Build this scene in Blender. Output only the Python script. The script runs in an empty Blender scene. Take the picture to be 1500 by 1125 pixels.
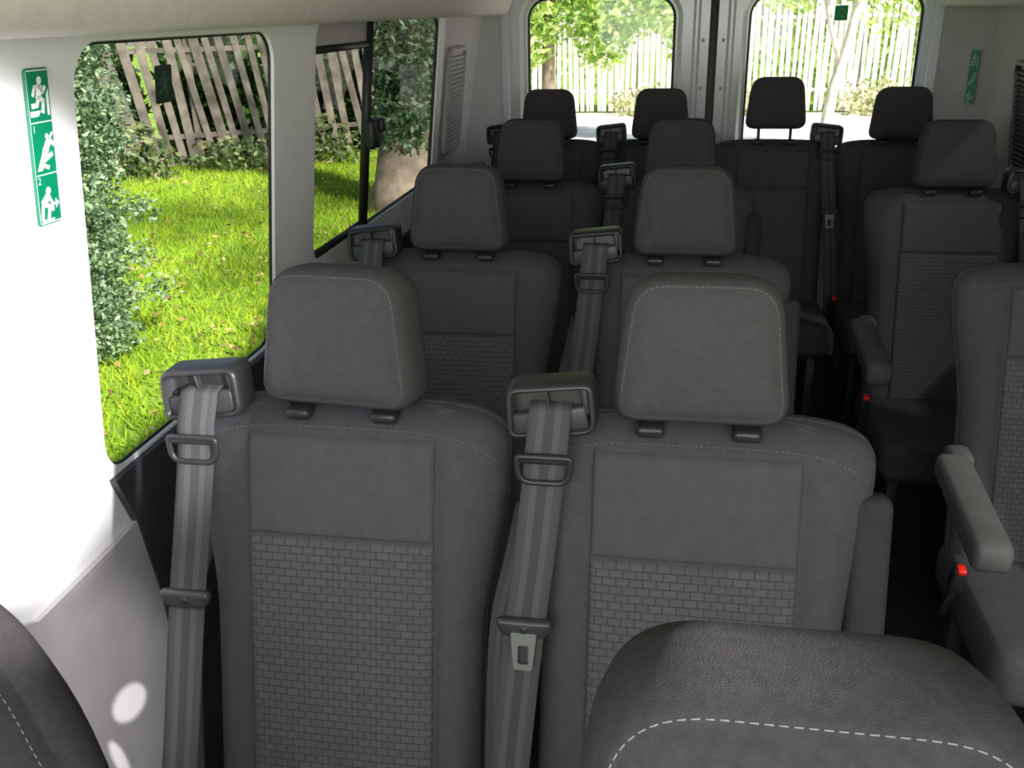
import bpy, bmesh, math, random
from mathutils import Vector, Matrix
random.seed(7)
SC = bpy.context.scene
C = SC.collection
R_ = math.radians

# ------------------------------------------------------------------ camera
CZ = 1.59
th, ps, ro = R_(22.1), R_(9.78), R_(1.2)
F = Vector((-math.sin(ps)*math.cos(th), math.cos(ps)*math.cos(th), -math.sin(th)))
R0 = Vector((math.cos(ps), math.sin(ps), 0))
U0 = R0.cross(F)
RR = R0*math.cos(ro) - U0*math.sin(ro)
UU = U0*math.cos(ro) + R0*math.sin(ro)
cam = bpy.data.cameras.new('camera'); co = bpy.data.objects.new('camera', cam); C.objects.link(co)
M = Matrix((RR, UU, -F)).transposed().to_4x4(); M.translation = Vector((0, 0, CZ))
co.matrix_world = M
cam.sensor_width = 36; cam.sensor_fit = 'HORIZONTAL'; cam.lens = 32.4; cam.clip_start = .03; cam.clip_end = 300
SC.camera = co
SC.view_settings.view_transform = 'Standard'

# ------------------------------------------------------------------ materials
def nt(name):
    m = bpy.data.materials.new(name); m.use_nodes = True
    t = m.node_tree; return m, t, t.nodes['Principled BSDF']
def mat(name, col, rough=.6, var=0, scale=20, bump=0, bscale=300, metal=0, spec=.5, sheen=0):
    m, t, b = nt(name)
    b.inputs['Base Color'].default_value = (*col, 1); b.inputs['Roughness'].default_value = rough
    b.inputs['Metallic'].default_value = metal; b.inputs['Specular IOR Level'].default_value = spec
    if sheen:
        b.inputs['Sheen Weight'].default_value = sheen; b.inputs['Sheen Roughness'].default_value = .5
    tc = t.nodes.new('ShaderNodeTexCoord')
    if var:
        n = t.nodes.new('ShaderNodeTexNoise'); n.inputs['Scale'].default_value = scale; n.inputs['Detail'].default_value = 5
        t.links.new(tc.outputs['Object'], n.inputs['Vector'])
        r = t.nodes.new('ShaderNodeValToRGB')
        r.color_ramp.elements[0].position = .3; r.color_ramp.elements[1].position = .7
        r.color_ramp.elements[0].color = (*[c*(1-var) for c in col], 1)
        r.color_ramp.elements[1].color = (*[min(1, c*(1+var)) for c in col], 1)
        t.links.new(n.outputs['Fac'], r.inputs['Fac']); t.links.new(r.outputs['Color'], b.inputs['Base Color'])
    if bump:
        n = t.nodes.new('ShaderNodeTexNoise'); n.inputs['Scale'].default_value = bscale
        t.links.new(tc.outputs['Object'], n.inputs['Vector'])
        bp = t.nodes.new('ShaderNodeBump'); bp.inputs['Strength'].default_value = bump; bp.inputs['Distance'].default_value = .002
        t.links.new(n.outputs['Fac'], bp.inputs['Height']); t.links.new(bp.outputs['Normal'], b.inputs['Normal'])
    return m
def woven_mat():
    m, t, b = nt('woven_cloth'); b.inputs['Roughness'].default_value = .9; b.inputs['Specular IOR Level'].default_value = .15
    tc = t.nodes.new('ShaderNodeTexCoord'); s = t.nodes.new('ShaderNodeSeparateXYZ'); c = t.nodes.new('ShaderNodeCombineXYZ')
    t.links.new(tc.outputs['Object'], s.inputs[0]); t.links.new(s.outputs['X'], c.inputs['X']); t.links.new(s.outputs['Z'], c.inputs['Y'])
    br = t.nodes.new('ShaderNodeTexBrick'); t.links.new(c.outputs[0], br.inputs['Vector'])
    br.inputs['Scale'].default_value = 1; br.inputs['Brick Width'].default_value = .0185; br.inputs['Row Height'].default_value = .0112
    br.inputs['Mortar Size'].default_value = .0015; br.inputs['Mortar Smooth'].default_value = .9; br.offset = .5
    br.inputs['Color1'].default_value = (.096, .0945, .099, 1); br.inputs['Color2'].default_value = (.084, .0825, .087, 1)
    br.inputs['Mortar'].default_value = (.047, .046, .049, 1)
    t.links.new(br.outputs['Color'], b.inputs['Base Color'])
    bp = t.nodes.new('ShaderNodeBump'); bp.inputs['Strength'].default_value = .08; bp.inputs['Distance'].default_value = .001; bp.invert = True
    t.links.new(br.outputs['Fac'], bp.inputs['Height']); t.links.new(bp.outputs['Normal'], b.inputs['Normal'])
    return m
def strap_mat():
    m, t, b = nt('belt_webbing'); b.inputs['Roughness'].default_value = .85; b.inputs['Specular IOR Level'].default_value = .15
    uv = t.nodes.new('ShaderNodeUVMap'); s = t.nodes.new('ShaderNodeSeparateXYZ'); t.links.new(uv.outputs[0], s.inputs[0])
    r = t.nodes.new('ShaderNodeValToRGB'); r.color_ramp.interpolation = 'CONSTANT'
    e = r.color_ramp.elements; e[0].position = 0; e[0].color = (.068, .067, .070, 1); e[1].position = .22; e[1].color = (.090, .089, .093, 1)
    for p, v in ((.38, .060), (.62, .090), (.78, .068)):
        k = e.new(p); k.color = (v, v*.985, v*1.03, 1)
    t.links.new(s.outputs['X'], r.inputs['Fac']); t.links.new(r.outputs['Color'], b.inputs['Base Color'])
    return m
def glass_mat(name, tint):
    m = bpy.data.materials.new(name); m.use_nodes = True; t = m.node_tree
    t.nodes.remove(t.nodes['Principled BSDF']); o = t.nodes['Material Output']
    a = t.nodes.new('ShaderNodeBsdfTransparent'); a.inputs[0].default_value = (*tint, 1)
    g = t.nodes.new('ShaderNodeBsdfGlossy'); g.inputs['Roughness'].default_value = .02
    x = t.nodes.new('ShaderNodeMixShader'); x.inputs[0].default_value = .03
    t.links.new(a.outputs[0], x.inputs[1]); t.links.new(g.outputs[0], x.inputs[2]); t.links.new(x.outputs[0], o.inputs['Surface'])
    return m
def leaf_mat(name, col, trans=.35):
    m, t, b = nt(name); b.inputs['Base Color'].default_value = (*col, 1); b.inputs['Roughness'].default_value = .5
    o = t.nodes['Material Output']; tr = t.nodes.new('ShaderNodeBsdfTranslucent'); tr.inputs[0].default_value = (col[0]*1.3, col[1]*1.3, col[2], 1)
    x = t.nodes.new('ShaderNodeMixShader'); x.inputs[0].default_value = trans
    t.links.new(b.outputs[0], x.inputs[1]); t.links.new(tr.outputs[0], x.inputs[2]); t.links.new(x.outputs[0], o.inputs['Surface'])
    return m
FAB_H = mat('headrest_fabric', (.0655, .0620, .0655), .95, .08, 70, .4, 900, spec=.15)
FAB_D = mat('cab_seat_fabric', (.0375, .0355, .0378), .98, .12, 160, .5, 1300, spec=.05)  # seat fabric darkened to offset the lamp close to the cab seats
FAB = mat('seat_fabric', (.0675, .0650, .0715), .95, .08, 60, .4, 900, spec=.15)
FAB_P = mat('panel_fabric', (.0755, .0728, .0795), .95, .08, 60, .4, 900, spec=.15)
WOV = woven_mat(); STRAP = strap_mat(); GLASS = glass_mat('window_glass', (.975, .945, .97)); TINT = glass_mat('tinted_glass', (.055, .055, .055)); TINT2 = glass_mat('lightly_tinted_glass', (.25, .25, .25)); TINT3 = glass_mat('grey_glass', (.62, .605, .615))
THREAD = mat('thread', (.17, .165, .16), .85, .1, 200, spec=.2)
PLAST = mat('black_plastic', (.022, .022, .024), .38, .15, 30)
PLAST2 = mat('dark_plastic', (.036, .036, .040), .42, .1, 30)
ARM = mat('armrest_plastic', (.088, .087, .088), .7, .1, 30, .2, 600, spec=.25)
ARMU = mat('armrest_fabric', (.042, .0405, .0455), .95, .1, 30, .2, 600, spec=.1)
STEEL = mat('steel', (.20, .20, .21), .4, .05, 30, metal=.5)
RED = mat('red_button', (.8, .02, .015), .35, .05, 30)
FRAME = mat('seat_frame_metal', (.02, .02, .022), .5, .1, 30)
WHITE = mat('pillar_trim', (.84, .83, .87), .55, .03, 12, .08, 500)
GREYT = mat('grey_trim', (.50, .48, .495), .6, .06, 15, .12, 500)
DARKT = mat('dark_trim', (.05, .049, .055), .6, .08, 15, .1, 500)
HEADL = mat('headliner', (.78, .715, .72), .9, .05, 40, .2, 800)
PAINT = mat('white_paint', (.76, .77, .82), .18, .02, 10)
DPILL = mat('d_pillar_trim', (.40, .375, .385), .6, .05, 15, .1, 500)
RUBB = mat('rubber', (.012, .012, .012), .5, .1, 30)
FLOORM = mat('floor_rubber', (.014, .014, .015), .7, .3, 60, .2, 300)
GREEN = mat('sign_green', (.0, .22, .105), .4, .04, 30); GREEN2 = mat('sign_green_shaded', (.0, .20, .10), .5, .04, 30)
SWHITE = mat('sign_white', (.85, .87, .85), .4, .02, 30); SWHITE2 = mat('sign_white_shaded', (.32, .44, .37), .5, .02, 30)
STDARK = leaf_mat('sticker_back', (.012, .05, .033), .4)
STDARK2 = leaf_mat('sticker_back_mark', (.06, .17, .11), .4)
STG = leaf_mat('sticker_green', (.0, .30, .14), .6); STW = leaf_mat('sticker_white', (.7, .8, .7), .6)
WOOD = mat('weathered_wood', (.195, .168, .138), .85, .6, 4)
WOODP = mat('pale_wood', (.56, .52, .47), .8, .32, 4)
BARK = mat('bark', (.25, .20, .15), .9, .4, 8, .8, 30)
BARKP = mat('pale_bark', (.58, .52, .44), .8, .25, 8)
LAWN = mat('lawn_soil', (.19, .32, .025), .9, .45, 3)
GRAV = mat('gravel', (.86, .85, .80), .95, .08, 8, spec=.1)

# ------------------------------------------------------------------ object helpers
def obj(name, bm, m, parent=None, smooth=True):
    bmesh.ops.recalc_face_normals(bm, faces=bm.faces[:])
    me = bpy.data.meshes.new(name); bm.to_mesh(me); bm.free()
    for mm in (m if isinstance(m, (list, tuple)) else [m]): me.materials.append(mm)
    if smooth:
        for p in me.polygons: p.use_smooth = True
    o = bpy.data.objects.new(name, me); C.objects.link(o); o.parent = parent
    return o
def tag(o, label=None, cat=None, group=None, kind=None):
    if label: o['label'] = label
    if cat: o['category'] = cat
    if group: o['group'] = group
    if kind: o['kind'] = kind
    return o
def empty(name, loc=(0, 0, 0), rz=0):
    o = bpy.data.objects.new(name, None); C.objects.link(o); o.location = loc; o.rotation_euler = (0, 0, rz); o.empty_display_size = .1
    return o
def copy_tree(o, parent=None):
    c = o.copy(); C.objects.link(c); c.parent = parent
    for ch in list(o.children): copy_tree(ch, c)
    return c
def rbox(bm, c, s, bev=.004, rot=None, seg=2):
    t = bmesh.new(); bmesh.ops.create_cube(t, size=1)
    for v in t.verts: v.co = Vector((v.co.x*s[0], v.co.y*s[1], v.co.z*s[2]))
    if bev: bmesh.ops.bevel(t, geom=t.edges[:], offset=bev, segments=seg, profile=.5, affect='EDGES')
    t.transform(Matrix.Translation(c) @ (rot.to_4x4() if rot else Matrix.Identity(4)))
    me = bpy.data.meshes.new('t'); t.to_mesh(me); t.free(); bm.from_mesh(me); bpy.data.meshes.remove(me)
def tube(bm, pts, r, n=8, closed=False):
    pts = [Vector(p) for p in pts]; k = len(pts); rings = []
    rs = r if isinstance(r, (list, tuple)) else [r]*k
    prev = None
    for i in range(k):
        if closed: d = pts[(i+1) % k]-pts[i-1]
        else: d = pts[min(i+1, k-1)]-pts[max(i-1, 0)]
        d.normalize()
        a = prev if prev else (Vector((0, 0, 1)) if abs(d.z) < .9 else Vector((1, 0, 0)))
        u = (a - d*a.dot(d)).normalized(); prev = u; w = d.cross(u)
        rings.append([bm.verts.new(pts[i]+(u*math.cos(2*math.pi*j/n)+w*math.sin(2*math.pi*j/n))*rs[i]) for j in range(n)])
    for i in range(k if closed else k-1):
        a, b = rings[i], rings[(i+1) % k]
        for j in range(n): bm.faces.new((a[j], a[(j+1) % n], b[(j+1) % n], b[j]))
    if not closed:
        bm.faces.new(rings[0][::-1]); bm.faces.new(rings[-1])
def rounded(pts, rad, n=6, step=.03):
    out = []; k = len(pts)
    for i in range(k):
        p = Vector(pts[i]); a = Vector(pts[i-1]); b = Vector(pts[(i+1) % k]); r = rad[i] if isinstance(rad, (list, tuple)) else rad
        ta = p+(a-p).normalized()*r; tb = p+(b-p).normalized()*r
        for j in range(n+1):
            t = j/n; out.append(ta*(1-t)**2+p*(2*t*(1-t))+tb*t*t)
    res = []
    for i in range(len(out)):
        a, b = out[i], out[(i+1) % len(out)]; d = (b-a).length; q = max(1, int(d/step))
        for j in range(q): res.append(a+(b-a)*(j/q))
    return res
def onorm(pts):
    k = len(pts); N = []
    for i in range(k):
        d = pts[(i+1) % k]-pts[i-1]; N.append(Vector((d.y, -d.x)).normalized())
    return N
IDT = lambda x, y, z: Vector((x, y, z))
def pillow(bm, out, rings, crown=0, T=IDT, fs=(.75, .5, .25)):
    N = onorm(out); ctr = sum(out, Vector((0, 0)))/len(out); loops = []
    def mk(pts, y): loops.append([bm.verts.new(T(p.x, y, p.y)) for p in pts])
    for ins, y in rings: mk([p-n*ins for p, n in zip(out, N)], y)
    last = [p-n*rings[-1][0] for p, n in zip(out, N)]; yl = rings[-1][1]; ye = yl-crown
    for s in fs:
        if isinstance(s, tuple): mk([ctr+(p-ctr)*s[0] for p in last], s[1]); ye = s[1]-.0005
        else: mk([ctr+(p-ctr)*s for p in last], yl-crown*(1-s*s))
    k = len(out)
    for a, b in zip(loops, loops[1:]):
        for j in range(k): bm.faces.new((a[j], a[(j+1) % k], b[(j+1) % k], b[j]))
    bm.faces.new(loops[0][::-1])
    c = bm.verts.new(T(ctr.x, ye, ctr.y)); l = loops[-1]
    for j in range(k): bm.faces.new((l[j], l[(j+1) % k], c))
def dashes(bm, pts, L=.0075, gap=.004, r=.0011):
    pts = [Vector(p) for p in pts]; on = True; cur = pts[0]; seg = [cur]; need = L
    i = 0
    while i < len(pts)-1:
        d = (pts[i+1]-cur).length
        if d < need:
            need -= d; cur = pts[i+1]; i += 1; seg.append(cur)
        else:
            cur = cur+(pts[i+1]-cur).normalized()*need; seg.append(cur)
            if on and len(seg) > 1: tube(bm, [seg[0], seg[-1]], r, 5)
            on = not on; need = L if on else gap; seg = [cur]
def catmull(P, n=6):
    P = [Vector(p) for p in P]; out = []
    for i in range(len(P)-1):
        a, b, c, d = P[max(i-1, 0)], P[i], P[i+1], P[min(i+2, len(P)-1)]
        for j in range(n):
            t = j/n; out.append(.5*((2*b)+(c-a)*t+(2*a-5*b+4*c-d)*t*t+(3*b-3*c+d-a)*t**3))
    out.append(P[-1]); return out
def ribbon(bm, pts, w, wd=Vector((1, 0, 0)), th=.0014):
    uvl = bm.loops.layers.uv.new('UVMap'); n = 6; rows = []
    for i, p in enumerate(pts):
        d = (pts[min(i+1, len(pts)-1)]-pts[max(i-1, 0)]).normalized(); s = (wd-d*wd.dot(d)).normalized(); nn = d.cross(s)
        rows.append(([bm.verts.new(p+s*w*(j/n-.5)+nn*th/2) for j in range(n+1)], [bm.verts.new(p+s*w*(j/n-.5)-nn*th/2) for j in range(n+1)]))
    def q(vs, us):
        f = bm.faces.new(vs)
        for l, u in zip(f.loops, us): l[uvl].uv = (u, 0)
    for (a, a2), (b, b2) in zip(rows, rows[1:]):
        for j in range(n):
            u0, u1 = j/n, (j+1)/n
            q((a[j], a[j+1], b[j+1], b[j]), (u0, u1, u1, u0)); q((a2[j], b2[j], b2[j+1], a2[j+1]), (u0, u0, u1, u1))
        q((a[0], b[0], b2[0], a2[0]), (0,)*4); q((a[n], a2[n], b2[n], b[n]), (1,)*4)

# ------------------------------------------------------------------ seat
ZT, ZS, WM, PX, CAB = 1.065, .994, .240, 3.8, False
def sst(a, b, t):
    t = min(1, max(0, (t-a)/(b-a))); return t*t*(3-2*t)
def yf(z): return -.045-(1.06-z)*math.tan(R_(14))
def Wz(z):
    b = .208+(WM-.208)*sst(.74, 1.0, z)
    if CAB: b = WM
    if z > ZS: b = min(b, WM)*max(0.0, 1-((z-ZS)/(ZT-ZS))**PX)**(1/PX)
    return max(b, .02)
def Tz(z):
    t = max(0, (z-(ZT-.055))/.055); return .125*max(.12, math.sqrt(max(0, 1-t*t)))
def ztop(x): return ZS+(ZT-ZS)*max(0, 1-(abs(x)/WM)**PX)**(1/PX)
def frontY(x, z, groove=True):
    u = min(.999, abs(x)/Wz(z)); fade = min(1, max(0, (ZT-.03-z)/.12))
    y = yf(z)+.0625-Tz(z)/2*(1-u**5)**.4-.013*fade*math.exp(-((abs(x)-.18)/.03)**2)
    if groove and not CAB: y += .006*math.exp(-((abs(x)-.142)/.004)**2)
    return y
def make_backrest(parent):
    bm = bmesh.new(); FB = FAB_D if CAB else FAB
    zs = [.38+(ZS-.38)*i/18 for i in range(18)]+[ZS+(ZT-.0005-ZS)*math.sin(math.pi/2*i/18) for i in range(19)]
    us = [-math.cos(math.pi*i/90) for i in range(91)]; ub = [-math.cos(math.pi*i/30) for i in range(31)]
    rows = []
    for z in zs:
        W = Wz(z); row = [bm.verts.new((u*W, frontY(u*W, z), z)) for u in us]
        ym = yf(z)+.0625
        row += [bm.verts.new((u*W, ym+Tz(z)/2*(1-abs(u)**5)**.4, z)) for u in ub[::-1][1:-1]]
        rows.append(row)
    k = len(rows[0])
    for a, b in zip(rows, rows[1:]):
        for j in range(k): bm.faces.new((a[j], a[(j+1) % k], b[(j+1) % k], b[j]))
    bm.faces.new(rows[0][::-1]); bm.faces.new(rows[-1])
    b = obj('backrest', bm, FB, parent)
    def patch(name, x1, z0, z1, m):
        bm = bmesh.new(); nx, nz = 50, 40; g = []
        for i in range(nz+1):
            row = []
            for j in range(nx+1):
                x = -x1*math.cos(math.pi*j/nx); z = z0+(z1-z0)*(.5-.5*math.cos(math.pi*i/nz))
                d = min(x1-abs(x), z-z0, z1-z); e = min(1, d/.010)
                row.append(bm.verts.new((x, frontY(x, z, False)+.005-.010*math.sqrt(max(0, e*(2-e))), z)))
            g.append(row)
        for i in range(nz):
            for j in range(nx): bm.faces.new((g[i][j], g[i][j+1], g[i+1][j+1], g[i+1][j]))
        return obj(name, bm, m, b)
    if not CAB:
        patch('upper_panel', .139, .887, 1.032, FAB_P)
    patch('woven_panel', .11 if CAB else .139, .42, .84 if CAB else .884, FB if CAB else WOV)
    bm = bmesh.new(); pts = []
    if CAB:
        zz = [.74+(ZT-.006-.74)*math.sin(math.pi/2*i/60) for i in range(61)]
        side = [(.985*Wz(z), z) for z in zz]
        for x, z in [(-x, z) for x, z in side]+side[::-1]: pts.append((x, frontY(x, z, False)-.001, z))
    else:
        for i in range(121):
            x = -.229+.458*i/120; z = ztop(x)-.024-.02*(abs(x)/.229)**6
            pts.append((x, frontY(x, z, False)-.001, z))
    dashes(bm, pts, .0045, .003, .0006)
    obj('stitching', bm, THREAD, b)
    return b
def make_headrest(parent, lift=0):
    H = 1.166+lift; tl = R_(8); ky = .9 if CAB else 1
    T = lambda x, y, z: Vector((x, y*ky*math.cos(tl)+z*math.sin(tl), H+z*math.cos(tl)-y*ky*math.sin(tl)))
    if CAB: out = rounded([(-.122, -.096), (.122, -.096), (.102, .101), (-.102, .101)], [.042, .042, .058, .058], 10, .02)
    else: out = rounded([(-.120, -.098), (.120, -.098), (.097, .100), (-.097, .100)], [.042, .042, .050, .050], 10, .02)
    N = onorm(out)
    rings = [(.022, .062), (.012, .057), (.005, .046), (.001, .024), (0, 0), (.0008, -.016), (.0035, -.029), (.0085, -.0385), (.0105, -.0410), (.0125, -.0414), (.015, -.0430)]
    bm = bmesh.new(); pillow(bm, out, rings, 0, T, fs=((.95, -.0468), (.88, -.0502), (.78, -.0530), (.65, -.0552), (.5, -.0568), (.35, -.0577), (.2, -.0582), (.08, -.0584)))
    h = obj('headrest', bm, FAB_D if CAB else FAB_H, parent)
    bm = bmesh.new(); path = [(p-n*.0115) for p, n in zip(out, N)]
    k0 = min(range(len(path)), key=lambda i: (path[i]-Vector((.112, -.06))).length); k1 = min(range(len(path)), key=lambda i: (path[i]-Vector((-.112, -.06))).length)
    seq = path[k0:k1+1] if k0 < k1 else path[k0:]+path[:k1+1]
    dashes(bm, [T(p.x, -.0416, p.y) for p in seq], .0050 if not CAB else .0042, .0022, .0005)
    obj('stitching', bm, THREAD, h)
    for sx in (-1, 1):
        bm = bmesh.new(); tube(bm, [(sx*.062, -.012, 1.03), (sx*.062, -.004, 1.085+lift)], .006, 10); obj('headrest_post', bm, PLAST2, parent)
        bm = bmesh.new(); rbox(bm, (sx*.064, -.030, 1.061), (.038, .032, .018), .007, Matrix.Rotation(R_(12), 3, 'X'), 3); obj('post_collar', bm, PLAST, parent)
    return h
def make_guide(parent, g):
    cx, cy, cz = g*.198, -.035, 1.096
    ca, sa = math.cos(R_(10)), math.sin(R_(10))*(-g)
    T = lambda x, y, z: Vector((cx+x*ca-z*sa, cy+y+z*.10, cz+z*ca+x*sa))
    RG = Matrix.Rotation(R_(10)*g, 3, 'Y')
    out = rounded([(-.064, -.036), (.060, -.044), (.066, .030), (-.054, .038)], [.018, .022, .018, .018], 6, .02)
    if g > 0: out = [Vector((-p.x, p.y)) for p in out][::-1]
    bm = bmesh.new()
    pillow(bm, out, [(.010, .024), (.003, .021), (0, .013), (0, -.024), (.002, -.031), (.006, -.034), (.0085, -.033), (.0095, -.014)], 0, T)
    rbox(bm, (cx, .0, 1.03), (.06, .04, .08), .01)
    h = obj('belt_guide', bm, PLAST, parent)
    bm = bmesh.new()
    rbox(bm, T(-.002*-g, -.020, -.019), (.104, .016, .034), .006, RG @ Matrix.Rotation(R_(-5), 3, 'X'), 3)
    rbox(bm, T(g*-.050, -.020, .006), (.012, .014, .046), .005, RG @ Matrix.Rotation(R_(-5), 3, 'X'), 3)
    obj('guide_plate', bm, PLAST2, h)
    bm = bmesh.new(); rbox(bm, T(0, -.022, .012), (.003, .014, .034), .001, RG); obj('guide_rib', bm, PLAST2, h)
def make_belt(parent, g, plate=True):
    P = [(g*.195, -.045, 1.102), (g*.1955, -.066, 1.098), (g*.196, -.074, 1.083), (g*.198, -.086, 1.055), (g*.203, yf(1.0)-.034, 1.0), (g*.212, yf(.9)-.034, .9), (g*.225, yf(.78)-.032, .78), (g*.24, yf(.6)-.030, .6), (g*.25, yf(.47)-.030, .47), (g*.255, -.20, .38)]
    c = catmull(P, 6); bm = bmesh.new(); ribbon(bm, c, .056); obj('belt_strap', bm, STRAP, parent)
    def at(z): return min(c, key=lambda p: abs(p.z-z))
    p = at(1.025)
    bm = bmesh.new(); rbox(bm, p+Vector((0, -.004, .014)), (.070, .010, .014), .004)
    loop = rounded([(-.034, -.020), (.034, -.020), (.036, .018), (-.036, .018)], [.018, .018, .006, .006], 5, .02)
    tube(bm, [p+Vector((q.x, -.007, q.y)) for q in loop], .0042, 8, True)
    obj('strap_loop', bm, PLAST, parent)
    p = at(.795); bm = bmesh.new()
    o = rounded([(-.030, -.014), (.030, -.014), (.040, .006), (.036, .013), (-.036, .013), (-.040, .006)], [.008, .008, .004, .004, .004, .004], 4, .02)
    pillow(bm, o, [(.0035, .006), (0, .003), (0, -.004), (.0035, -.008)], .001, lambda x, y, z: p+Vector((x, y-.004, z)))
    t = obj('belt_tongue', bm, PLAST2, parent)
    bm = bmesh.new()
    bmesh.ops.create_uvsphere(bm, u_segments=12, v_segments=6, radius=.006, matrix=Matrix.Translation(p+Vector((0, -.0125, 0))) @ Matrix.Diagonal((1, .4, 1, 1)))
    obj('rivet', bm, PLAST, t)
    if plate:
        bm = bmesh.new(); oo = rounded([(-.013, -.056), (.013, -.056), (.018, -.004), (-.018, -.004)], .005, 4, .05); ii = rounded([(-.0075, -.048), (.0075, -.048), (.0075, -.022), (-.0075, -.022)], .003, 4, .05)
        n = min(len(oo), len(ii)); LL = []
        for y in (-.008, -.0105):
            PP = lambda q: p+Vector((q.x, y+q.y*.26-.001, q.y))
            a = [bm.verts.new(PP(q)) for q in oo[:n]]; b = [bm.verts.new(PP(q)) for q in ii[:n]]; LL.append((a, b))
            for i in range(n): bm.faces.new((a[i], a[(i+1) % n], b[(i+1) % n], b[i]))
        for e in (0, 1):
            for i in range(n): bm.faces.new((LL[0][e][i], LL[0][e][(i+1) % n], LL[1][e][(i+1) % n], LL[1][e][i]))
        tag(obj('tongue_plate', bm, STEEL, t, False), 'bright steel tongue plate')
    P = [(g*.236, .02, .90), (g*.246, -.03, .84), (g*.260, -.085, .76), (g*.264, -.12, .62), (g*.262, -.16, .48), (g*.25, -.2, .38)]
    bm = bmesh.new(); ribbon(bm, catmull(P, 5), .046, Vector((1, -.35*g, 0)).normalized()); obj('lap_strap', bm, STRAP, parent)
    b = -g
    bm = bmesh.new(); rbox(bm, (b*.235, -.32, .48), (.028, .024, .07), .006, Matrix.Rotation(R_(15), 3, 'X')); rbox(bm, (b*.235, -.29, .41), (.016, .012, .12), .003, Matrix.Rotation(R_(25), 3, 'X'))
    k = obj('belt_buckle', bm, PLAST, parent)
    bm = bmesh.new(); rbox(bm, (b*.235, -.332, .510), (.017, .022, .012), .003, Matrix.Rotation(R_(15), 3, 'X')); tag(obj('release_button', bm, RED, k), 'red release button')
def make_armrest(parent, side, down):
    L = .325 if down else .295
    if down: o = rounded([(-.026, 0), (.028, 0), (.033, L), (-.031, L)], [.02, .02, .028, .028], 6, .03)
    else: o = rounded([(-.034, 0), (.034, 0), (.028, L), (-.028, L)], [.02, .02, .022, .022], 6, .03)
    if down: px, py, pz, a = side*.250, -.20, .690, R_(98)
    else: px, py, pz, a = side*.234, -.095, .69, R_(14)
    def T(x, y, z):
        al = Vector((0, -math.sin(a), math.cos(a))) if down else Vector((0, math.sin(a), math.cos(a)))
        ac = Vector((0, al.z, -al.y))
        return Vector((px, py, pz))+al*z+ac*x+Vector((y, 0, 0))
    bm = bmesh.new(); w = .034 if down else .027
    pillow(bm, o, [(.016, w), (.006, w-.003), (0, w-.011), (0, -w+.011), (.006, -w+.003), (.016, -w)], 0, T)
    if down: rbox(bm, (side*.225, -.17, .686), (.05, .07, .04), .014)
    obj('armrest', bm, ARM if down else ARMU, parent)
def make_seat(g=-1, arm=None, plate=True, lift=0):
    t = empty('passenger_seat' if not CAB else 'cab_seat')
    make_backrest(t); make_headrest(t, lift)
    if not CAB: make_guide(t, g); make_belt(t, g, plate)
    if arm: make_armrest(t, -g, arm == 'down')
    out = rounded([(-.22, -.55), (.22, -.55), (.215, -.10), (-.215, -.10)], [.06, .06, .03, .03], 6, .04)
    bm = bmesh.new(); pillow(bm, out, [(.02, -.34), (.004, -.355), (0, -.37), (0, -.42), (.006, -.44), (.014, -.450), (.02, -.454)], .006, lambda x, y, z: Vector((x, z, -y)))
    obj('seat_cushion', bm, FAB_D if CAB else FAB, t)
    bm = bmesh.new(); rbox(bm, (0, -.30, .335), (.40, .42, .03), .008); obj('seat_frame', bm, FRAME, t)
    for s in (-1, 1):
        bm = bmesh.new(); rbox(bm, (s*.16, -.14, .165), (.035, .05, .33), .006); rbox(bm, (s*.16, -.44, .165), (.035, .05, .33), .006); rbox(bm, (s*.16, -.29, .015), (.05, .40, .03), .006); obj('leg', bm, FRAME, t)
    return t
A0 = make_seat(-1, None, False); A1 = make_seat(-1, 'up', True); B0 = make_seat(1, 'down', True); B1 = make_seat(1, None, True); B2 = make_seat(1, None, True, .04)
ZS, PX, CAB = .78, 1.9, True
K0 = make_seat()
CAB = False
used = set()
def seat(proto, x, y, z, label, group='fabric passenger seats of the minibus'):
    o = copy_tree(proto) if proto in used else proto; used.add(proto)
    o.location = (x, y, z); tag(o, label, 'seat', group); return o
def part(o, nm): return [c for c in o.children if c.name.split('.')[0] == nm][0]
n1 = seat(A0, -.445, 1.18, 0, 'dark grey seat beside the left window, nearest whole window seat with woven backrest')
seat(A1, .0545, 1.18, 0, 'nearest whole aisle seat, with steel belt tongue and upright armrest')
seat(A0, -.474, 2.085, 0, 'window seat on the left directly behind the nearest whole window seat')
seat(A1, .043, 2.085, 0, 'aisle seat directly behind the nearest whole aisle seat, second of the left pairs')
seat(B0, .862, 2.06, 0, 'single seat cut off by the right edge with lowered armrest and red buckle')
seat(A0, -.44, 3.02, 0, 'very dark window seat in the third left pair, beside the sliding window')
seat(A1, .037, 3.02, 0, 'aisle seat in the third left pair, mostly hidden behind another headrest')
seat(B0, .84, 2.97, 0, 'single seat on the right with sunlit headrest and lowered armrest')
seat(A0, -.495, 3.92, .02, 'leftmost seat of the back row of four')
seat(A0, -.04, 3.92, .02, 'back row seat second from left, under the left rear door window')
seat(B2, .412, 3.92, .02, 'back row seat whose headrest is raised on two bare posts')
seat(B1, .89, 3.92, .02, 'rightmost seat of the back row of four, under the right rear window')
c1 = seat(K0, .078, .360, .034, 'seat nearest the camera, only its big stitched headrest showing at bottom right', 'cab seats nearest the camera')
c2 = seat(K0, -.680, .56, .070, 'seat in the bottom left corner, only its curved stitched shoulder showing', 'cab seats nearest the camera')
part(n1, 'headrest').rotation_euler.z = R_(-5.5)

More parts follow.
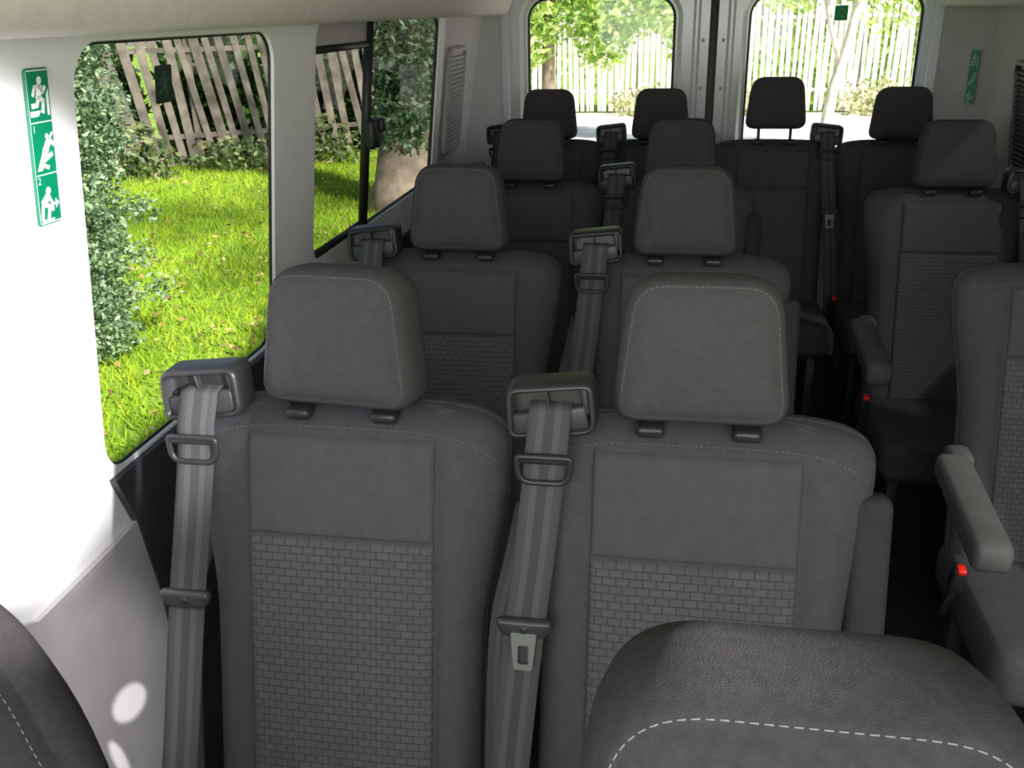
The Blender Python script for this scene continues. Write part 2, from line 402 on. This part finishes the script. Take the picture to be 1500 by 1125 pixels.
# ------------------------------------------------------------------ van shell
YR = 4.36; XC = .17; ZK = .86
def PL(y, z, off=0): return Vector((-.9+max(0, z-ZK)*.117-off, y, z))
def PRt(y, z, off=0): return Vector((1.24-max(0, z-ZK)*.117+off, y, z))
def PB(x, z, off=0): return Vector((x, YR+off, z))
def holepts(h, n=8):
    a0, a1, b0, b1, r = h; out = []
    for cx, cz, s in ((a0+r, b0+r, 180), (a1-r, b0+r, 270), (a1-r, b1-r, 0), (a0+r, b1-r, 90)):
        out.append([(cx+r*math.cos(R_(s+90*i/n)), cz+r*math.sin(R_(s+90*i/n))) for i in range(n+1)])
    return out
def annulus(bm, P, rect, h, depth, flare=0.0):
    a0, a1, b0, b1 = rect; arcs = holepts(h)
    cs = [bm.verts.new(P(a, b)) for a, b in ((a0, b0), (a1, b0), (a1, b1), (a0, b1))]
    V = [[bm.verts.new(P(a, b)) for a, b in arc] for arc in arcs]
    for k in range(4):
        for i in range(len(V[k])-1): bm.faces.new((cs[k], V[k][i], V[k][i+1]))
        bm.faces.new((cs[k], V[k][-1], V[(k+1) % 4][0], cs[(k+1) % 4]))
    hf = (h[0]+flare, h[1]-flare, h[2]+flare, h[3]-flare, max(.01, h[4]-flare)); fl = [v for a in V for v in a]
    O = [bm.verts.new(P(a, b, depth)) for arc in holepts(hf) for a, b in arc]
    k = len(fl)
    for i in range(k): bm.faces.new((fl[i], fl[(i+1) % k], O[(i+1) % k], O[i]))
    return hf
def quad(bm, P, rect, off=0):
    a0, a1, b0, b1 = rect; bm.faces.new([bm.verts.new(P(a, b, off)) for a, b in ((a0, b0), (a1, b0), (a1, b1), (a0, b1))])
def window(n, P, h, off, r=.004, glass=GLASS):
    pts = [q for arc in holepts(h) for q in arc]
    bm = bmesh.new(); tube(bm, [P(a, b, off) for a, b in pts], r, 8, True)
    w = obj('window_%d' % n, bm, RUBB); tag(w, kind='structure')
    bm = bmesh.new(); bm.faces.new([bm.verts.new(P(a, b, off+.002)) for a, b in pts]); obj('pane', bm, glass, w, False)
    return w
def struct(o): return tag(o, kind='structure')
H1 = (1.232, 1.935, .88, 1.56, .065); H2 = (2.18, 3.42, 1.0, 1.575, .05)
bm = bmesh.new()
quad(bm, PL, (.8, 3.5, .6, ZK)); quad(bm, PL, (.8, 1.02, ZK, 1.64))
h1 = annulus(bm, PL, (1.02, 2.05, ZK, 1.64), H1, .010, .002); h2 = annulus(bm, PL, (2.05, 3.50, ZK, 1.64), H2, .012, .002)
struct(obj('wall_left', bm, WHITE, None, False))
bm = bmesh.new(); quad(bm, PL, (3.50, YR, .6, ZK)); quad(bm, PL, (3.50, YR, ZK, 1.64)); struct(obj('wall_left_rear', bm, DPILL, None, False))
bm = bmesh.new(); quad(bm, lambda a, b, o=0: Vector((-1.02, a, b)), (-.25, .8, 0, .98)); quad(bm, lambda a, b, o=0: Vector((a, .8, b)), (-1.02, -.80, 0, 1.64)); struct(obj('wall_left_cab', bm, GREYT, None, False))
W1 = window(1, PL, h1, .010, .0035); W2 = window(2, PL, h2, .012, .006, TINT3)
bm = bmesh.new()
tube(bm, [PL(2.61, z, .008) for z in (1.01, 1.3, 1.57)], .014, 8)
tube(bm, [PL(y, 1.51, .008) for y in (2.19, 2.61)], .009, 8)
tube(bm, [PL(y, 1.015, .008) for y in (2.19, 2.61)], .009, 8)
obj('sliding_frame', bm, RUBB, W2)
bm = bmesh.new(); rbox(bm, PL(2.61, 1.27, -.015), (.03, .07, .085), .012); rbox(bm, PL(2.64, 1.29, -.03), (.02, .03, .04), .008); obj('window_latch', bm, RUBB, W2)
bm = bmesh.new(); quad(bm, PL, (2.19, 2.61, 1.515, 1.57), .010); obj('tinted_strip', bm, DPILL, W2, False)
def prism_yz(name, poly, x0, x1, m):
    bm = bmesh.new(); a = [bm.verts.new((x0, y, z)) for y, z in poly]; b = [bm.verts.new((x1, y, z)) for y, z in poly]; k = len(poly)
    bm.faces.new(a); bm.faces.new(b[::-1])
    for i in range(k): bm.faces.new((a[i], a[(i+1) % k], b[(i+1) % k], b[i]))
    return struct(obj(name, bm, m, None, False))
prism_yz('trim_1', [(.8, 0), (1.33, 0), (1.305, .6), (1.275, .775), (1.22, .77), (1.0, .765), (.93, .80), (.8, .84)], -.92, -.890, GREYT)
prism_yz('trim_2', [(1.33, 0), (YR, 0), (YR, .875), (1.235, .875), (1.275, .775), (1.305, .6)], -.92, -.886, DARKT)
def prism_xy(name, poly, z0, z1, m):
    bm = bmesh.new(); a = [bm.verts.new((x, y, z0)) for x, y in poly]; b = [bm.verts.new((x, y, z1)) for x, y in poly]; k = len(poly)
    bm.faces.new(a); bm.faces.new(b[::-1])
    for i in range(k): bm.faces.new((a[i], a[(i+1) % k], b[(i+1) % k], b[i]))
    return struct(obj(name, bm, m, None, False))
prism_xy('trim_8', [(1.25, 3.97), (1.25, YR-.005), (1.09, YR-.005), (1.09, 4.30)], 0, 1.66, DPILL)
prism_xy('trim_9', [(-.91, 3.97), (-.91, YR-.005), (-.76, YR-.005), (-.76, 4.30)], 0, 1.66, DPILL)
# right wall
G1 = (.45, 1.45, .9, 1.56, .07); G2 = (2.2, 2.98, .95, 1.575, .06)
bm = bmesh.new()
quad(bm, PRt, (.25, 3.45, .6, ZK)); g1 = annulus(bm, PRt, (.25, 1.7, ZK, 1.64), G1, .014, .002); g2 = annulus(bm, PRt, (1.7, 3.45, ZK, 1.64), G2, .014, .002)
struct(obj('wall_right', bm, WHITE, None, False)); window(3, PRt, g1, .014, .004, TINT2); window(4, PRt, g2, .014, .004, TINT)  # unseen right windows, glass darkened to hold back sun and daylight
bm = bmesh.new(); quad(bm, PRt, (3.45, YR, .6, ZK))
N_ = 10; rr = [[bm.verts.new((1.24-.117*(1-i/N_)*(z-ZK), 3.45+(YR-3.45)*i/N_, z)) for z in (ZK, 1.64)] for i in range(N_+1)]
for a, b in zip(rr, rr[1:]): bm.faces.new((a[0], b[0], b[1], a[1]))
struct(obj('wall_right_rear', bm, DPILL))
prism_yz('trim_3', [(.25, 0), (YR, 0), (YR, .86), (.25, .86)], 1.215, 1.26, DARKT)
# rear doors
D1 = (-.655, .005, .93, 1.635, .10); D2 = (.318, 1.035, .93, 1.635, .10)
for n, rect, h in ((1, (-.83, .150, 0.0, 1.78), D1), (2, (.186, 1.17, 0.0, 1.78), D2)):
    bm = bmesh.new()
    hh = (h[0]-.03, h[1]+.03, h[2]-.03, h[3]+.03, h[4]+.02)
    hf = annulus(bm, PB, rect, hh, .03, .02)
    PB2 = lambda x, z, off=0: PB(x, z, off+.03)
    hf2 = annulus(bm, PB2, (hf[0]-.001, hf[1]+.001, hf[2]-.001, hf[3]+.001), (hf[0]+.008, hf[1]-.008, hf[2]+.008, hf[3]-.008, hf[4]-.008), .03, .004)
    for x in (rect[0], rect[1]):
        bm.faces.new([bm.verts.new(v) for v in ((x, YR, 0), (x, YR+.06, 0), (x, YR+.06, 1.78), (x, YR, 1.78))])
    xr = rect[1]-.055 if n == 1 else rect[0]+.055
    tube(bm, [(xr, YR, z) for z in (.1, .6, 1.1, 1.75)], .016, 10)
    d = struct(obj('door_%d' % n, bm, PAINT, None, False))
    window(5+n-1, PB, hf2, .062, .009)
    for z in (1.05, 1.25, 1.45):
        bm = bmesh.new(); bmesh.ops.create_uvsphere(bm, u_segments=10, v_segments=6, radius=.008, matrix=Matrix.Translation((xr+(.03 if n == 1 else -.03), YR-.001, z)) @ Matrix.Diagonal((1, .3, 1, 1))); obj('bolt', bm, GREYT, d)
bm = bmesh.new(); rbox(bm, (.168, YR+.025, .9), (.044, .05, 1.77), .008); struct(obj('trim_4', bm, RUBB))
for i, x in enumerate((-.755, 1.085)):
    bm = bmesh.new(); tube(bm, [(x, YR-.02, 0), (x, YR-.02, 1.7)], .03, 14); struct(obj('trim_%d' % (5+i), bm, PAINT))
# ceiling
bm = bmesh.new()
half = [(-.84, 1.60), (-.80, 1.578), (-.745, 1.570), (-.725, 1.580), (-.715, 1.61), (-.69, 1.68), (-.62, 1.75), (-.48, 1.80), (-.2, 1.825), (XC, 1.83)]
prof = half+[(2*XC-x, z) for x, z in half[::-1][1:]]
ys = [-.25+i*(YR+.03+.25)/20 for i in range(21)]
rows = [[bm.verts.new((x, y, z)) for x, z in prof] for y in ys]
for a, b in zip(rows, rows[1:]):
    for j in range(len(prof)-1): bm.faces.new((a[j], a[j+1], b[j+1], b[j]))
struct(obj('ceiling', bm, HEADL))
bm = bmesh.new(); rbox(bm, (XC, YR+.02, 1.76), (2.2, .06, .16), .02); struct(obj('trim_7', bm, HEADL))
bm = bmesh.new(); rbox(bm, (XC, (YR-.3)/2, -.02), (2.2, YR+.4, .04), 0); struct(obj('floor', bm, FLOORM, None, False))
bm = bmesh.new(); rbox(bm, (.08, .05, .017), (.8, 1.0, .034), 0); rbox(bm, (-.68, .3, .035), (.60, .96, .07), 0); rbox(bm, (XC, 3.95, .01), (2.1, .9, .02), 0); struct(obj('floor_step', bm, FLOORM, None, False))

# ------------------------------------------------------------------ signs, vents
def stroke(bm, p, q, w, y):
    p = Vector(p); q = Vector(q); d = (q-p).normalized(); n = Vector((-d.y, d.x))*w/2; e = d*w*.3
    bm.faces.new([bm.verts.new((v.x, y, v.y)) for v in (p-e-n, q+e-n, q+e+n, p-e+n)])
def disc(bm, c, r, y, sx=1):
    bm.faces.new([bm.verts.new((c[0]+sx*r*math.cos(2*math.pi*i/18), y, c[1]+r*math.sin(2*math.pi*i/18))) for i in range(18)])
def poly(bm, pts, y): bm.faces.new([bm.verts.new((a, y, b)) for a, b in pts])
def figure(bm, S, ox, oz, kind, y, sx=.7):
    f = lambda a, b: (ox+a*S*sx, oz+b*S)
    def L(pts, w):
        for a, b in zip(pts, pts[1:]): stroke(bm, f(*a), f(*b), w*S*1.0, y)
    if kind == 'door':
        poly(bm, [f(-1.0, -1), f(-.2, -1), f(.1, -.72), f(-1.0, -.72)], y); poly(bm, [f(.72, -1), f(.98, -1), f(.98, .3), f(.72, 0)], y)
    elif kind == 'run':
        disc(bm, f(.12, .70), .19*S, y); L([(.10, .38), (-.07, -.06)], .42)
        L([(.1, .42), (.40, .14), (.64, .36)], .20); L([(.03, .42), (-.42, .38), (-.62, .02)], .20)
        L([(-.02, -.1), (.36, -.28), (.26, -.80)], .25); L([(-.08, -.1), (-.28, -.46), (-.76, -.48)], .25)
    elif kind == 'hammer':
        poly(bm, [f(-1.0, -.85), f(-.45, -.85), f(.4, .1), f(.0, .45)], y)
        L([(.0, .1), (.5, .6)], .42); L([(.25, .82), (.9, .35)], .24); L([(-.1, -.35), (.65, -.12)], .24); L([(.45, .6), (.85, .9)], .17); L([(-.5, -.55), (.2, -.75)], .22)
    else:
        disc(bm, f(.0, .62), .20*S, y); L([(-.08, .36), (-.6, .05)], .42); L([(-.1, .34), (.3, .0), (.32, -.4)], .20)
        L([(-.5, .0), (.0, -.2), (-.2, -.72)], .26); L([(-.7, -.05), (-.85, -.7)], .26)
        L([(.5, -.1), (.75, -.1)], .14); poly(bm, [f(.66, .18), f(1.05, -.1), f(.66, -.38)], y); poly(bm, [f(-.95, -.95), f(.4, -.95), f(.4, -.8), f(-.95, -.8)], y)
def text_mesh(name, s, size, loc, m, parent):
    cu = bpy.data.curves.new(name, 'FONT'); cu.body = s; cu.size = size; cu.align_x = 'CENTER'; cu.align_y = 'CENTER'
    t = bpy.data.objects.new('t', cu); me = bpy.data.meshes.new_from_object(t); bpy.data.objects.remove(t)
    me.transform(Matrix.Rotation(R_(90), 4, 'X')); me.transform(Matrix.Translation(loc)); me.materials.append(m)
    o = bpy.data.objects.new(name, me); C.objects.link(o); o.parent = parent; return o
def exit_sign(loc, rz, tilt, label, gm=GREEN, wm=SWHITE):
    t = empty('exit_sign', loc); t.rotation_euler = (Matrix.Rotation(rz, 3, 'Z') @ Matrix.Rotation(tilt, 3, 'X')).to_euler()
    tag(t, label, 'sign', 'green emergency exit signs')
    w, h = .050, .206; o = rounded([(-w/2, -h/2), (w/2, -h/2), (w/2, h/2), (-w/2, h/2)], .006, 4, .1)
    bm = bmesh.new(); pillow(bm, o, [(0, 0), (0, -.0015), (.0005, -.002)], 0, fs=()); obj('sign_plate', bm, gm, t, False)
    bm = bmesh.new(); y = -.0027
    for x in (-w/2+.002, w/2-.002): stroke(bm, (x, -h/2+.005), (x, h/2-.005), .0014, y)
    for z in (-h/2+.003, -h/6, h/6, h/2-.003): stroke(bm, (-w/2+.003, z), (w/2-.003, z), .0016, y)
    obj('sign_border', bm, wm, t, False)
    for z, k, ox, yy in ((h/3, 'door', 0, y), (h/3, 'run', 0, y-.0003), (-.006, 'hammer', .002, y), (-h/3-.005, 'climb', .0, y)):
        bm = bmesh.new(); figure(bm, .0268, ox, z, k, yy, .76); obj('doorway' if k == 'door' else 'pictogram', bm, wm, t, False)
    text_mesh('numeral', '1', .014, (-.0165, y, .0255), wm, t); text_mesh('numeral', '2', .014, (-.0165, y, -.0425), wm, t)
sl = math.atan(.117)
exit_sign(PL(1.147, 1.43, -.002), R_(90), sl, 'large green emergency exit sign on the white left pillar')
bx, by = 1.25-.16*.42-.004, 3.97+.33*.42-.002
exit_sign((bx, by, 1.305), -math.atan2(.33, .16), 0, 'small green emergency exit sign high on the right rear pillar', GREEN2, SWHITE2)
def sticker(loc, rot, label, ma, mb):
    t = empty('exit_sticker'); t.location = loc; t.rotation_euler = rot; tag(t, label, 'sticker', 'exit stickers on the windows')
    o = rounded([(-.027, -.03), (.027, -.03), (.027, .03), (-.027, .03)], .004, 4, .1)
    bm = bmesh.new(); pillow(bm, o, [(0, 0), (0, -.001)], 0, fs=()); obj('sticker_sheet', bm, ma, t, False)
    bm = bmesh.new(); figure(bm, .024, 0, 0, 'run', -.0016, .9); obj('pictogram', bm, mb, t, False)
sticker(PL(1.49, 1.487, .007), (Matrix.Rotation(R_(90), 3, 'Z') @ Matrix.Rotation(sl, 3, 'X')).to_euler(), 'dark exit sticker on the left side window nearest the pillar sign', STDARK, STDARK2)
sticker(PB(.70, 1.55, .058), (0, 0, 0), 'small exit sticker at the top of the right rear door window', STG, STW)
def vent(P, y, z, rz, label, mf, ms):
    t = empty('air_vent', P(y, z, -.001)); t.rotation_euler = (Matrix.Rotation(rz, 3, 'Z') @ Matrix.Rotation(sl, 3, 'X')).to_euler(); tag(t, label, 'vent')
    o = rounded([(-.15, -.2), (.15, -.2), (.15, .2), (-.15, .2)], .05, 6, .1)
    bm = bmesh.new(); pillow(bm, o, [(0, 0), (0, -.012), (.006, -.016), (.016, -.016), (.02, -.004)], 0, fs=()); obj('vent_frame', bm, mf, t, False)
    bm = bmesh.new()
    for i in range(20):
        zz = -.162+.324*i/19; wv = .128 if abs(zz) < .14 else .105; rbox(bm, (0, -.008, zz), (2*wv, .010, .0075), 0, Matrix.Rotation(R_(30), 3, 'X'))
    obj('vent_slats', bm, ms, t, False)
vent(PL, 3.70, 1.265, R_(90), 'slatted air vent on the left rear pillar beside the sliding window', DPILL, GREYT)
vent(PRt, 3.46, 1.20, R_(-90), 'slatted air vent at the right edge behind the sunlit headrest', PLAST2, PLAST2)

# ------------------------------------------------------------------ outdoors
GZ = -.5
bm = bmesh.new(); quad(bm, lambda a, b, o=0: Vector((a, b, GZ)), (-60, 60, -30, 70)); struct(obj('lawn', bm, LAWN, None, False))
bm = bmesh.new(); bm.faces.new([bm.verts.new((x, y, GZ+.012)) for x, y in ((-1.6, 6.5), (14, 6.0), (16, 20.4), (-2.6, 20.4), (-2.4, 12))]); struct(obj('gravel_drive', bm, GRAV, None, False))
LEAVES = {'blue': [leaf_mat('juniper', (.16, .25, .14)), leaf_mat('juniper_light', (.34, .47, .27)), leaf_mat('juniper_dark', (.04, .09, .04))],
          'yel': [leaf_mat('lime_leaf', (.36, .52, .11), .5), leaf_mat('lime_leaf_light', (.64, .75, .32), .5), leaf_mat('lime_leaf_dark', (.18, .33, .07), .5)],
          'dark': [leaf_mat('hedge_leaf', (.05, .11, .025)), leaf_mat('hedge_leaf_light', (.12, .24, .05)), leaf_mat('hedge_leaf_dark', (.02, .05, .015))],
          'ivy': [leaf_mat('ivy_leaf', (.06, .13, .05)), leaf_mat('ivy_leaf_light', (.32, .43, .29)), leaf_mat('ivy_leaf_dark', (.02, .05, .02))],
          'weed': [leaf_mat('weed_leaf', (.45, .46, .25)), leaf_mat('weed_leaf_light', (.64, .62, .42)), leaf_mat('weed_leaf_dark', (.22, .29, .12))],
          'brush': [leaf_mat('brush_leaf', (.12, .20, .06)), leaf_mat('brush_leaf_light', (.34, .36, .16)), leaf_mat('brush_leaf_dark', (.05, .09, .03))]}
def cloud(name, blobs, kind, size, parent=None):
    V, Fc, mi = [], [], []
    for (cx, cy, cz, rx, ry, rz, n) in blobs:
        for _ in range(n):
            d = Vector((random.gauss(0, 1), random.gauss(0, 1), random.gauss(0, 1))).normalized()*(random.random()**.45)
            p = Vector((cx+d.x*rx, cy+d.y*ry, max(GZ+.02, cz+d.z*rz)))
            s = size*random.uniform(.45, 1.4); a = Vector((random.gauss(0, 1), random.gauss(0, 1), random.gauss(0, .8))).normalized(); b = a.cross(Vector((random.gauss(0, 1), random.gauss(0, 1), random.gauss(0, 1)))).normalized()
            k = len(V); V += [p-a*s, p+b*s*.5, p+a*s, p-b*s*.5]; Fc.append((k, k+1, k+2, k+3)); mi.append(random.choice((0, 0, 1, 1, 2)))
    me = bpy.data.meshes.new(name); me.from_pydata([tuple(v) for v in V], [], Fc)
    for m in LEAVES[kind]: me.materials.append(m)
    me.polygons.foreach_set('material_index', mi); me.update()
    o = bpy.data.objects.new(name, me); C.objects.link(o); o.parent = parent; return o
def plant(name, label, cat, stem, blobs, kind, size, m=BARK, group=None):
    t = empty(name, (0, 0, 0)); tag(t, label, cat, group)
    bm = bmesh.new()
    for pts, rs in stem: tube(bm, pts, rs, 12)
    obj('trunk', bm, m, t); cloud('foliage', blobs, kind, size, t); return t
bl = [(-3.72, 5.2, -.15, .30, .45, .5, 3000), (-3.70, 5.2, .3, .34, .45, .45, 4200), (-3.74, 5.25, .75, .38, .45, .42, 5200), (-3.74, 5.3, 1.15, .44, .45, .42, 5800), (-3.84, 5.3, 1.65, .55, .55, .55, 7400), (-4.3, 5.0, .8, .5, .5, 1.3, 5000)]
for i in range(60):
    z = random.uniform(-.4, 1.9); bl.append((-3.64-.06*max(0, z)+random.uniform(.0, .30), 5.3+random.uniform(-.35, .3), z, .12, .13, .11, 130))
for i in range(14): bl.append((-3.45+random.uniform(-.1, .42), 5.4+random.uniform(-.2, .2), random.uniform(1.5, 1.9), .14, .14, .08, 130))
plant('conifer_bush', 'tall blue green bush right outside the nearest left window', 'bush', [([(-3.75, 5.3, GZ), (-3.8, 5.3, .6), (-3.9, 5.3, 2.0)], [.07, .05, .03])], bl, 'blue', .0195)
plant('ivy_tree', 'ivy covered tree trunk seen through the sliding window', 'tree', [([(-3.0, 10.3, GZ-.05), (-2.98, 10.3, -.2), (-2.95, 10.35, .4), (-2.85, 10.4, 1.6), (-2.8, 10.4, 4.2)], [.5, .34, .27, .25, .2])],
      [(-2.92, 10.25, .55, .36, .36, .55, 2200), (-2.88, 10.3, 1.1, .40, .38, .6, 3000), (-2.82, 10.3, 1.9, .46, .42, .9, 3400), (-2.9, 10.4, 4.6, 2.4, 2.4, 1.2, 6500)], 'ivy', .048)
plant('shade_tree', 'tree on the right of the van that dapples the lawn with shade', 'tree', [([(4.6, 1.0, GZ), (4.6, 1.0, 2.0), (4.3, 1.3, 5.5)], [.22, .18, .1])],  # out-of-view tree put in only for its dappled shade
      [(3.4, 2.0, 6.3, 1.5, 1.4, .8, 450), (1.6, 3.4, 6.9, 1.3, 1.2, .6, 350), (4.8, 1.2, 6.6, 1.4, 1.4, .8, 600), (2.2, 5.2, 6.5, 1.0, 1.0, .5, 350)], 'dark', .10)
plant('garden_tree', 'bright leafy tree behind the left rear door window', 'tree', [([(-2.0, 15.6, GZ), (-1.98, 15.6, 1.0), (-1.9, 15.6, 3.4)], [.12, .1, .06])],
      [(-1.9, 15.6, 2.1, 1.1, 1.1, 1.0, 3000), (-.9, 15.5, 1.95, 1.0, .9, .95, 3000), (-2.3, 15.3, 1.3, .6, .6, .6, 950), (.1, 15.4, 1.95, .9, .9, .9, 2700), (-1.1, 15.5, 1.1, .5, .4, .45, 500), (.2, 15.4, 1.15, .4, .4, .4, 300)], 'yel', .07)
plant('slender_tree', 'thin pale trunked tree behind the right rear door window', 'tree', [([(2.12, 14.0, GZ), (2.17, 14.0, 0), (2.22, 14.0, .5), (2.36, 14.0, 1.1), (2.46, 14.0, 1.8), (2.5, 14.0, 3.4)], [.10, .08, .075, .07, .06, .05]), ([(2.28, 14.0, .8), (2.1, 14.0, 1.3), (1.8, 14.0, 2.4)], [.045, .035, .03])],
      [(2.6, 14.1, 2.2, 1.0, .8, .5, 900), (1.6, 14.2, 1.9, .6, .6, .45, 560), (3.5, 14.2, 1.9, .6, .6, .45, 560), (2.9, 14.2, 1.45, .5, .5, .3, 120)], 'yel', .06, BARKP)
def fence(A, B, h, w, gap, m, label, lean=.03, mean=0):
    A = Vector((*A, GZ)); B = Vector((*B, GZ)); d = B-A; L = d.length; d.normalize(); ang = math.atan2(d.y, d.x)
    t = empty('picket_fence', A, ang); tag(t, label, 'fence')
    bm = bmesh.new(); x = 0
    while x < L:
        hh = h*random.uniform(.90, 1.06); rbox(bm, (x, -.03, hh/2+.03), (w*random.uniform(.7, 1.1), .02, hh), 0, Matrix.Rotation(mean+random.uniform(-lean, lean), 3, 'Y')); x += w+gap*random.uniform(.5, 1.5)
    obj('pickets', bm, m, t, False)
    for z in (.45, h-.35):
        bm = bmesh.new(); rbox(bm, (L/2, 0, z), (L, .04, .07), 0); obj('rail', bm, m, t, False)
    x = .0
    while x < L:
        bm = bmesh.new(); rbox(bm, (x, .07, h/2), (.1, .1, h), .008); obj('post', bm, m, t, False); x += 2.2
fence((-10.5, 10.6), (-2.6, 16.2), 2.0, .13, .06, WOOD, 'weathered brown picket fence beyond the lawn on the left', .06, -.14)
fence((-2.9, 20.6), (14, 20.6), 2.2, .10, .026, WOODP, 'pale sunlit picket fence behind the rear doors', .03)
hl = ['dark hedge behind the left end of the brown fence', 'dark hedge behind the brown fence, second from its left end', 'dark hedge behind the middle of the brown fence', 'dark hedge behind the brown fence near the ivy tree', 'dark hedge behind the right end of the brown fence']
for i, s in enumerate((1.0, 2.95, 4.9, 6.85, 8.8)):
    x, y = -10.5+.816*s-.578*1.15, 10.6+.578*s+.816*1.15
    o = cloud('hedge', [(x, y, .3, .95, .75, 1.7, 3200)], 'dark', .13); tag(o, hl[i], 'hedge')
for i, (bs, kd, lb) in enumerate((
    ([(-7.3, 11.95, -.30, .7, .3, .60, 900), (-6.2, 12.7, -.36, .8, .3, .38, 600), (-5.2, 13.5, -.30, .7, .3, .55, 700)], 'brush', 'tangled undergrowth at the foot of the brown fence'),
    ([(-.4, 19.8, -.25, .9, .4, .4, 700)], 'weed', 'leafy weeds at the fence foot in left rear window'),
    ([(1.9, 19.9, -.2, .9, .4, .42, 700)], 'weed', 'leafy weeds at the fence foot left of the slender tree'),
    ([(4.2, 19.9, -.2, 1.2, .4, .45, 900)], 'weed', 'leafy weeds at the fence foot behind the slender tree'),
    ([(7.0, 19.9, -.1, 1.4, .4, .6, 1200)], 'weed', 'tall leafy weeds at the fence foot right of slender tree'),
    ([(5.5, 24, 1.4, 5.5, 2, 2.6, 6000)], 'yel', 'wide light green trees beyond the pale fence'),
    ([(-4.5, 25, 2.0, 4, 2, 3.0, 4000)], 'yel', 'light green trees beyond the left end of the pale fence'))):
    o = cloud('shrub', bs, kd, .06 if kd in ('weed', 'brush') else .12); tag(o, lb, 'shrub')
def scatter(name, n, fn, mats, label, cat):
    V, Fc, mi = [], [], []
    for _ in range(n):
        quadv = fn(); k = len(V); V += quadv; Fc.append(tuple(range(k, k+len(quadv)))); mi.append(random.randrange(len(mats)))
    me = bpy.data.meshes.new(name); me.from_pydata([tuple(v) for v in V], [], Fc)
    for m in mats: me.materials.append(m)
    me.polygons.foreach_set('material_index', mi); me.update()
    o = bpy.data.objects.new(name, me); C.objects.link(o); tag(o, label, cat, None, 'stuff'); return o
def lawn_pt():
    while True:
        y = 2.5+12*random.random()**1.4; x = random.uniform(-8.5, -1.4)
        if x < -1.2-.55*y: continue
        return x, y
def blade():
    x, y = lawn_pt(); a = random.uniform(0, 6.28); h = random.uniform(.04, .10); w = .008; l = random.uniform(-.04, .04)
    return [Vector((x-w*math.cos(a), y-w*math.sin(a), GZ)), Vector((x+w*math.cos(a), y+w*math.sin(a), GZ)), Vector((x+l, y+l, GZ+h))]
def fallen():
    x, y = lawn_pt(); a = random.uniform(0, 6.28); s = random.uniform(.015, .035); z = GZ+random.uniform(.05, .085); t = random.uniform(-.02, .02)
    c, d = math.cos(a)*s, math.sin(a)*s
    return [Vector((x-c, y-d, z)), Vector((x+d*.6, y-c*.6, z+t)), Vector((x+c, y+d, z)), Vector((x-d*.6, y+c*.6, z-t))]
scatter('grass_blades', 45000, blade, [leaf_mat('grass_a', (.29, .43, .02)), leaf_mat('grass_b', (.45, .58, .04)), leaf_mat('grass_c', (.18, .32, .02))], 'short green grass growing on the lawn', 'grass')
scatter('fallen_leaves', 1400, fallen, [leaf_mat('dry_leaf', (.42, .26, .11)), leaf_mat('dry_leaf_pale', (.62, .48, .25)), leaf_mat('dry_leaf_dark', (.22, .12, .06))], 'brown fallen leaves lying on the lawn', 'leaves')

# ------------------------------------------------------------------ light
w = bpy.data.worlds.new('world'); SC.world = w; w.use_nodes = True; t = w.node_tree
sky = t.nodes.new('ShaderNodeTexSky'); sky.sky_type = 'NISHITA'; sky.sun_disc = False; sky.sun_elevation = R_(38); sky.sun_rotation = R_(130)
t.links.new(sky.outputs[0], t.nodes['Background'].inputs[0]); t.nodes['Background'].inputs[1].default_value = .15
def lamp(name, kind, loc, target, energy, roll=0, scale=(1, 1, 1), **kw):
    d = bpy.data.lights.new(name, kind); d.energy = energy
    for k, v in kw.items(): setattr(d, k, v)
    o = bpy.data.objects.new(name, d); C.objects.link(o); o.location = loc; o.scale = scale
    m = (Vector(target)-Vector(loc)).to_track_quat('-Z', 'Y').to_matrix() @ Matrix.Rotation(roll, 3, 'Z')
    o.rotation_euler = m.to_euler(); return o
lamp('sun', 'SUN', (0, 0, 0), (-.5, .45, -.55), 11, angle=R_(2.5), color=(1, .96, .88))
lamp('windscreen_light', 'AREA', (XC, -.65, 1.62), (XC, .35, 1.42), 38, shape='RECTANGLE', size=1.8, size_y=.9, color=(1, .955, .99))
lamp('door_light', 'SPOT', (.60, .10, 1.57), (-.87, .955, 1.19), 270, spot_size=R_(25), spot_blend=.3, shadow_soft_size=.03, color=(1, .97, .99))  # added fill spot that whitens the left pillar, no real lamp there
lamp('lower_panel_light', 'SPOT', (-.3, .3, 1.70), (-.89, 1.02, .58), 85, spot_size=R_(20), spot_blend=.7, shadow_soft_size=.05, color=(1, .97, .98))  # added fill spot that lifts the grey lower trim
lamp('patch_light', 'SPOT', (-.3, .3, 1.70), (-.89, 1.155, .48), 330, R_(-40), (.45, 1, 1), spot_size=R_(2.9), spot_blend=.35, shadow_soft_size=.004)  # added narrow spot imitating a sun patch on the lower trim
lamp('patch_light', 'SPOT', (-.3, .3, 1.70), (-.89, 1.10, .405), 330, R_(15), (.4, 1, 1), spot_size=R_(1.9), spot_blend=.35, shadow_soft_size=.004)  # second added spot, for the smaller sun patch below
